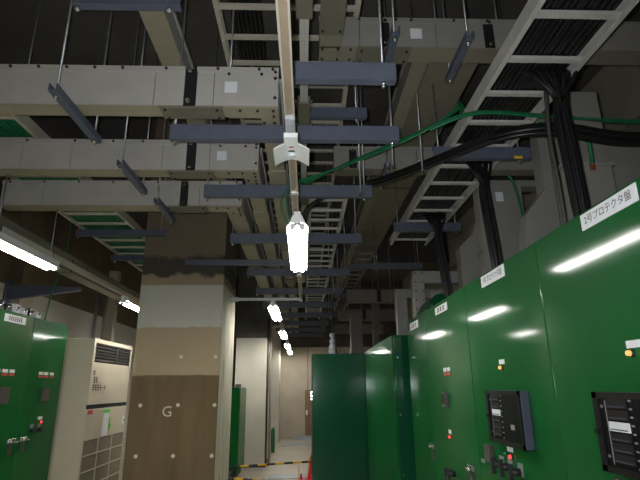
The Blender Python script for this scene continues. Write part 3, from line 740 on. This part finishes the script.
ladder('right-hand cable ladder rack full of black cables, running away overhead', 1.12, 1.60, 3.3, .8, 6.1, rr, 'ladder_grey')
ladder('left cable ladder rack with dark green cables, above the left lamp', -2.66, -2.02, 3.385, 1.6, 12, [1.8+.34*i for i in range(30)], 'ladder')
ladder('wide cable ladder rack high overhead, crossing above the tan rail', -.585, .37, 3.92, 1.0, 12, [1.2+.292*i for i in range(36)], 'ladder', .08)
ladder('dim cable ladder rack low over the far aisle, right of the lamp', .05, .42, 3.25, 4.3, 13, [4.4+.3*i for i in range(28)], 'ladder_grey', .07)

# ------------------------------------------------------------------ cables
def bundle(label, cat, paths, r, m='cable', n=6, seg=6, name='cable_bundle', group=None, part='cable'):
    p0 = paths[0][0]
    t = thing(name, label, cat, p0, group)
    for p in paths: B().tube(smooth_path(p, n), r, seg).build(part, m, t)
    return t
rnd = random.Random(3)
ps = []
for i in range(26):
    x = 1.165 + (i % 13)*.031; lay = i//13
    ps.append([(x+rnd.uniform(-.008, .008), y, 3.341+lay*.026+rnd.uniform(0, .006)) for y in (.9, 2.2, 3.6, 5, 6)])
bundle('black cables lying in the right-hand ladder rack', 'cables', ps, .0125)
ps = []
for i in range(16):
    x = -2.62+.036*i
    ps.append([(x+rnd.uniform(-.006, .006), y, 3.428+rnd.uniform(0, .006)) for y in (1.7, 3.5, 6, 9, 11.8)])
bundle('dark green cables lying in the left ladder rack', 'cables', ps, .014, 'gcable')
ps = []
for i in range(7):
    x = -.50+.03*i
    ps.append([(x, 1.1, 3.965), (x+.02, 3, 3.965), (x-.01, 6, 3.965), (x, 11.8, 3.965)])
bundle('black cables on the wide high ladder rack', 'cables', ps, .012)
def drop(label, xt, yt, xb, yb, zb, nc, spread, rad, gath):
    ps = []
    for i in range(nc):
        a = i*2.39996; q = math.sqrt((i+.5)/nc)*gath
        ex, ey = math.cos(a)*q, math.sin(a)*q
        sx = (i/(nc-1)-.5)*spread
        ps.append([(xt+sx*1.15, yt+.22, 3.35), (xt+sx*1.05, yt+.04+ey, 3.335), (xt+sx*.7+ex*.3, yt+ey*.5, 3.24), (xt+ex+.15*(xb-xt), yt+ey, 3.08), (xt*.5+xb*.5+ex*1.1, (yt+yb)/2+ey*1.1, 2.72), (xb+ex, yb+ey, zb)])
    return bundle(label, 'cables', ps, rad)
drop('black cable bundle dropping from the rack into the numbered 2 cabinet, nearest', 1.47, 2.44, 1.50, 2.44, CT, 16, .26, .012, .036)
drop('black cable bundle dropping to the numbered 1 cabinet, middle of the three', 1.47, 3.68, 1.52, 3.66, CT, 12, .2, .0125, .04)
drop('black cable bundle dropping far back over the third cabinet', 1.44, 5.0, 1.53, 5.0, CT, 12, .22, .0125, .045)
t = bundle('single grey cable beside the nearest black cable drop', 'cable', [[(1.42, 2.47, 3.2), (1.40, 2.47, 2.9), (1.415, 2.48, 2.6), (1.43, 2.5, CT)]], .012, 'brownbox', name='grey_cable')
# sagging bundle crossing from the right
base = [(3.2, 2.75, 3.10), (2.157, 2.77, 3.05), (1.628, 2.742, 3.10), (1.291, 2.862, 3.12), (1.0, 3.25, 3.14), (.64, 3.66, 3.145), (.30, 3.86, 3.135), (.05, 4.25, 3.125), (-.02, 4.95, 3.115)]
ps = []
for i in range(11):
    a = i*2.39996; q = math.sqrt((i+.5)/11)*.055
    tw = rnd.uniform(-.6, .6)
    ps.append([(x+math.cos(a+tw*k*.3)*q*.6, y+math.sin(a+tw*k*.3)*q*.7, z+math.sin(a+tw*k*.3+1)*q*(1 if k < 6 else .35)) for k, (x, y, z) in enumerate(base)])
bundle('thick sagging bundle of black cables sweeping under the right rack toward the lamp', 'cables', ps, .0145, n=6)
ps = []
for i in range(5):
    d = (i-2)*.018
    ps.append([(-.03+d, 3.62+d, 3.10), (.30, 3.30+d, 3.11+d*.6), (.759, 2.90+d*.6, 3.155+d*.5), (1.0+d*.3, 2.86+d*.3, 3.30), (1.08+d*.3, 2.95+d*.3, 3.425), (1.2+d, 3.2, 3.43)])
bundle('green earth wires curving up from the lamp rail to the right rack', 'wires', ps, .007, 'gcable', name='earth_wire_bundle', part='wire')
ps = []
for i in range(3):
    d = (i-1)*.016
    ps.append([(.80, 2.78+d, 3.12+d), (1.1, 2.72+d, 3.205+d), (1.6, 2.78+d, 3.22+d), (2.244, 2.8+d, 3.2), (3.2, 2.8+d, 3.25)])
bundle('green earth wires running right beside the black sagging bundle', 'wires', ps, .008, 'gcable', name='earth_wire_bundle', part='wire')
ps = [[(-.08, 3.55, 3.10), (-.12, 3.55, 3.03), (-.17, 3.54, 2.93), (-.16, 3.56, 2.82), (-.11, 3.6, 2.74), (-.06, 3.65, 2.70)], [(-.08, 3.5, 3.10), (-.10, 3.52, 3.02), (-.13, 3.50, 2.92), (-.12, 3.52, 2.82), (-.09, 3.55, 2.75), (-.06, 3.58, 2.70)]]
bundle('looped green wire hanging by the brightest lamp', 'wires', ps, .006, 'gcable', name='lamp_wire', part='wire')

# ------------------------------------------------------------------ riser ducts on the right cabinets
t = thing('riser_duct', 'grey box riser with copper-tipped green wire, behind the number 2 nameplate', 'duct', (1.85, 2.95, CT), 'riser ducts on the right cabinets')
B().box(1.72, 2.03, 2.9, 2.98, CT, 2.948).build('riser_box', 'riser', t, bevel=.003)
B().box(1.70, 2.05, 2.89, 2.99, 2.93, 2.953).build('top_flange', 'riser', t)
B().box(1.90, 2.16, 3.10, 3.22, CT, 3.62).build('upper_riser', 'riser', t, bevel=.003)
B().box(2.16, 2.7, 3.12, 3.22, CT, 3.2).build('rear_box', 'riser', t, bevel=.003)
def earth(label, pts, lug):
    t = thing('earth_wire', label, 'wire', pts[0])
    B().tube(smooth_path(pts, 6), .013, 8).build('wire', 'gcable', t)
    x, y, z = lug; B().box(x-.014, x+.014, y-.012, y+.012, z-.03, z+.012).build('copper_lug', 'copper', t, label='copper lug')
earth('green earth wire ending in copper lug on the nearest grey riser', [(1.55, 2.84, 3.2), (1.75, 2.84, 3.2), (1.86, 2.85, 3.12), (1.885, 2.87, 3.0), (1.885, 2.878, 2.93)], (1.885, 2.878, 2.92))
t = thing('riser_duct', 'grey riser duct with slanted shoulder, between the two nearest cable drops', 'duct', (1.8, 3.4, CT), 'riser ducts on the right cabinets')
B().prism([(1.60, CT), (1.63, 2.56), (1.655, 2.762), (1.82, 2.963), (1.83, 3.62), (1.99, 3.62), (2.02, CT)], 'y', 3.4, 3.52).build('riser_box', 'riser', t)
B().box(1.90, 1.905, 3.39, 3.4, 2.3, 3.6).build('seam_strip', 'olive', t); B().box(1.82, 1.835, 3.385, 3.4, 2.97, 3.6).build('edge_lip', 'riser', t)
t = thing('riser_duct', 'grey riser duct with white sticker, behind the middle cable drop', 'duct', (1.8, 4.25, CT), 'riser ducts on the right cabinets')
B().box(1.62, 2.03, 4.2, 4.34, CT, 3.36).build('riser_box', 'riser', t, bevel=.003)
B().box(1.60, 2.05, 4.19, 4.35, 2.70, 2.72).build('joint_flange', 'riser', t)
B().box(1.78, 1.85, 4.195, 4.2, 3.18, 3.27).build('sticker', 'sticker', t)
B().box(1.63, 2.4, 4.22, 4.36, 3.34, 3.40).build('top_cross_bar', 'riser', t)
earth('green earth wire hanging over the sticker riser, behind the middle drop', [(1.72, 4.14, 3.44), (1.9, 4.15, 3.42), (1.97, 4.165, 3.25), (2.0, 4.17, 3.0), (2.01, 4.175, 2.86)], (2.01, 4.175, 2.85))
t = thing('riser_duct', 'grey riser duct with cut corner above the third cabinet', 'duct', (1.75, 4.85, CT), 'riser ducts on the right cabinets')
B().prism([(1.60, CT), (1.60, 2.911), (1.75, 3.051), (1.80, 3.2), (2.03, 3.2), (2.03, CT)], 'y', 4.8, 4.94).build('riser_box', 'riser', t)
t = thing('riser_duct', 'angled grey duct leg rising behind the last right cabinet', 'duct', (1.28, 5.3, CT), 'riser ducts on the right cabinets')
B().box(1.215, 1.335, 5.3, 5.42, CT, 2.775).build('leg', 'riser', t, bevel=.003)
B().box(1.335, 2.0, 5.3, 5.42, 2.64, 2.775).build('cross_arm', 'riser', t, bevel=.003)
B().box(1.40, 2.0, 5.32, 5.4, 2.45, 2.55).build('lower_arm', 'riser', t, bevel=.003)
b = B(); dots(b, [((1.235+.08*(i % 2), 5.3, 2.35+.1*(i//2)), (0, -1, 0)) for i in range(10)]); b.build('bolts', 'bolt', t, kind='stuff')
t = thing('riser_duct', 'farther grey duct leg rising from the lower cabinets', 'duct', (1.26, 6.2, 2.11), 'riser ducts on the right cabinets')
B().box(1.19, 1.325, 6.2, 6.32, 2.11, 2.746).build('leg', 'riser', t, bevel=.003)
B().box(1.325, 1.9, 6.2, 6.32, 2.63, 2.746).build('cross_arm', 'riser', t, bevel=.003)
t = thing('green_housing', 'small green rounded housing on top of the last right cabinets', 'housing', (1.36, 5.1, CT))
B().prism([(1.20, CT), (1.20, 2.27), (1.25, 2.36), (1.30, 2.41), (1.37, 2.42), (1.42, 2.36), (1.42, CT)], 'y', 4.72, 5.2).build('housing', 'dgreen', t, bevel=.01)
B().tube([(1.24, 4.72, 2.30), (1.24, 4.705, 2.30)], .015, 8).build('bright_screw', 'shiny', t)
# dark duct stack at the far right
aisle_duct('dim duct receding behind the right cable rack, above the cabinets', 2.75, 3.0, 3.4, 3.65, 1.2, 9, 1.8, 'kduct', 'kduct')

# dim far clutter above the middle cabinets
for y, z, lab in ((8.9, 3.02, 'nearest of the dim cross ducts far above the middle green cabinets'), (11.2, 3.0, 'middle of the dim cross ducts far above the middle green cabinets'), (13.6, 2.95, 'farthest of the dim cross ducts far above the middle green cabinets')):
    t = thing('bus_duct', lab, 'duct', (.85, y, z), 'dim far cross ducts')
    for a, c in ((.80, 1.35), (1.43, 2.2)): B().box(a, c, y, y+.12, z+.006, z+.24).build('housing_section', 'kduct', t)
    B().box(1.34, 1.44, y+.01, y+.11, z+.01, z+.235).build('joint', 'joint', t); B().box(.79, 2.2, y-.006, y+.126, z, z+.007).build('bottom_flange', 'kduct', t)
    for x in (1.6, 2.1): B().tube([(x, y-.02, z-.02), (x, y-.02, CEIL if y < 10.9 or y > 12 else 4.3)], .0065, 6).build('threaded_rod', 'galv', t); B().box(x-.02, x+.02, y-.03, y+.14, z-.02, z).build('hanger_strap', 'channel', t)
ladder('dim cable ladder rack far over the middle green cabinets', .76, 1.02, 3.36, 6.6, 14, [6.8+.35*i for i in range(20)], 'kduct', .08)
for i, y in enumerate((7.3, 9.8, 12.4)):
    cross_support('%s dim channel under the far ladder rack over the middle cabinets' % ('first', 'second', 'third')[i], .69, 1.16, y, 3.28, 3.35, rods=(.708, 1.13), group='dim channels over the middle cabinets', ztop=3.85 if y < 10 else 4.9)
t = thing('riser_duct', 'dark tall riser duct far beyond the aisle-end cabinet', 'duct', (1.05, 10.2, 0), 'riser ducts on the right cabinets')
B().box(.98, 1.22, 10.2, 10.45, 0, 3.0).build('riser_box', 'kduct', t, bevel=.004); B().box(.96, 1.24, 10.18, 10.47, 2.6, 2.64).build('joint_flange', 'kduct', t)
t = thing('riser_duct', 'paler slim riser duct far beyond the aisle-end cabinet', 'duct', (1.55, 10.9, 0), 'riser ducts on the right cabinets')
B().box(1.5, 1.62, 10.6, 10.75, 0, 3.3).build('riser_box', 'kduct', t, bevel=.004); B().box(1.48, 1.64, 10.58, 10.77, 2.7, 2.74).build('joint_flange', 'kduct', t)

# ------------------------------------------------------------------ floor things far down the aisle
def cone(label, x, y, h):
    t = thing('traffic_cone', label, 'traffic cone', (x, y, 0), 'red traffic cones at the barrier')
    k = h/.5
    B().lathe([(.105*k, .03), (.09*k, .06), (.028*k, .46*k), (.022*k, .5*k), (.01*k, .505*k)], (x, y, 0), 20).build('cone_body', 'red', t)
    B().box(x-.15*k, x+.15*k, y-.15*k, y+.15*k, 0, .03).build('base', 'red', t, bevel=.008)
    B().lathe([(.0345*k+.006, .38*k), (.0345*k+.007, .40*k), (.04*k, .405*k), (.036*k, .375*k)], (x, y, 0), 16).build('pole_ring', 'dark', t)
    b = B()
    for i in range(8):
        z = .06+i*.04; r = (.105-.062*(z-.03)/.45)*k
        b.tube([(x-r-.006, y-.03, z), (x-r-.002, y-.03, z+.02)], .012, 6)
    b.build('chain_links', 'yellow', t, kind='stuff')
    return t
cone('red traffic cone at the right end of the upper striped pole', .165, 9.38, .46)
cone('lower red traffic cone cut by the bottom frame edge', -.03, 8.55, .235)
def pole(label, a, b_, n, ):
    a, b_ = Vector(a), Vector(b_)
    t = thing('barrier_pole', label, 'barrier pole', a, 'yellow and black barrier poles')
    for i in range(n):
        p, q = a.lerp(b_, i/n), a.lerp(b_, (i+1)/n)
        B().tube([p, q], .018, 10).build('stripe', 'dark' if i % 2 == 0 else 'yellow', t)
pole('upper yellow and black striped pole slung to the red cone', (-1.25, 9.36, .23), (.13, 9.36, .30), 9)
pole('lower yellow and black striped pole near the frame bottom', (-1.22, 8.52, .19), (-.09, 8.52, .10), 8)
t = thing('pole_stand', 'low dark stand holding the left ends of the striped poles', 'stand', (-1.25, 8.95, 0))
B().box(-1.29, -1.21, 8.45, 9.42, 0, .17).build('base', 'dark', t, bevel=.01); B().box(-1.27, -1.23, 9.34, 9.38, .17, .215).build('cradle', 'dark', t)
t = thing('green_locker', 'narrow strip of green cabinet between the near column and pale column', 'cabinet', (-1.6, 9.6, 0))
B().box(-2.2, -1.165, 9.45, 10.5, .1, 1.55).build('carcass', 'green', t, bevel=.006)
B().box(-2.15, -1.2, 9.5, 10.4, 0, .1).build('plinth', 'black', t)
B().box(-1.165, -1.15, 9.47, 10.48, .12, 1.53).build('door', 'green', t, bevel=.003)
t = thing('gas_cylinder', 'slim green cylinder standing by the far pillar', 'cylinder', (-.755, 13.2, 0))
B().lathe([(.05, 0), (.052, .02), (.052, .5), (.035, .56), (.015, .58)], (-.755, 13.2, 0), 16).build('body', 'gcyl', t)
B().lathe([(.016, .58), (.016, .62), (.022, .625), (.022, .65)], (-.755, 13.2, 0), 12).build('valve_cap', 'sticker', t)
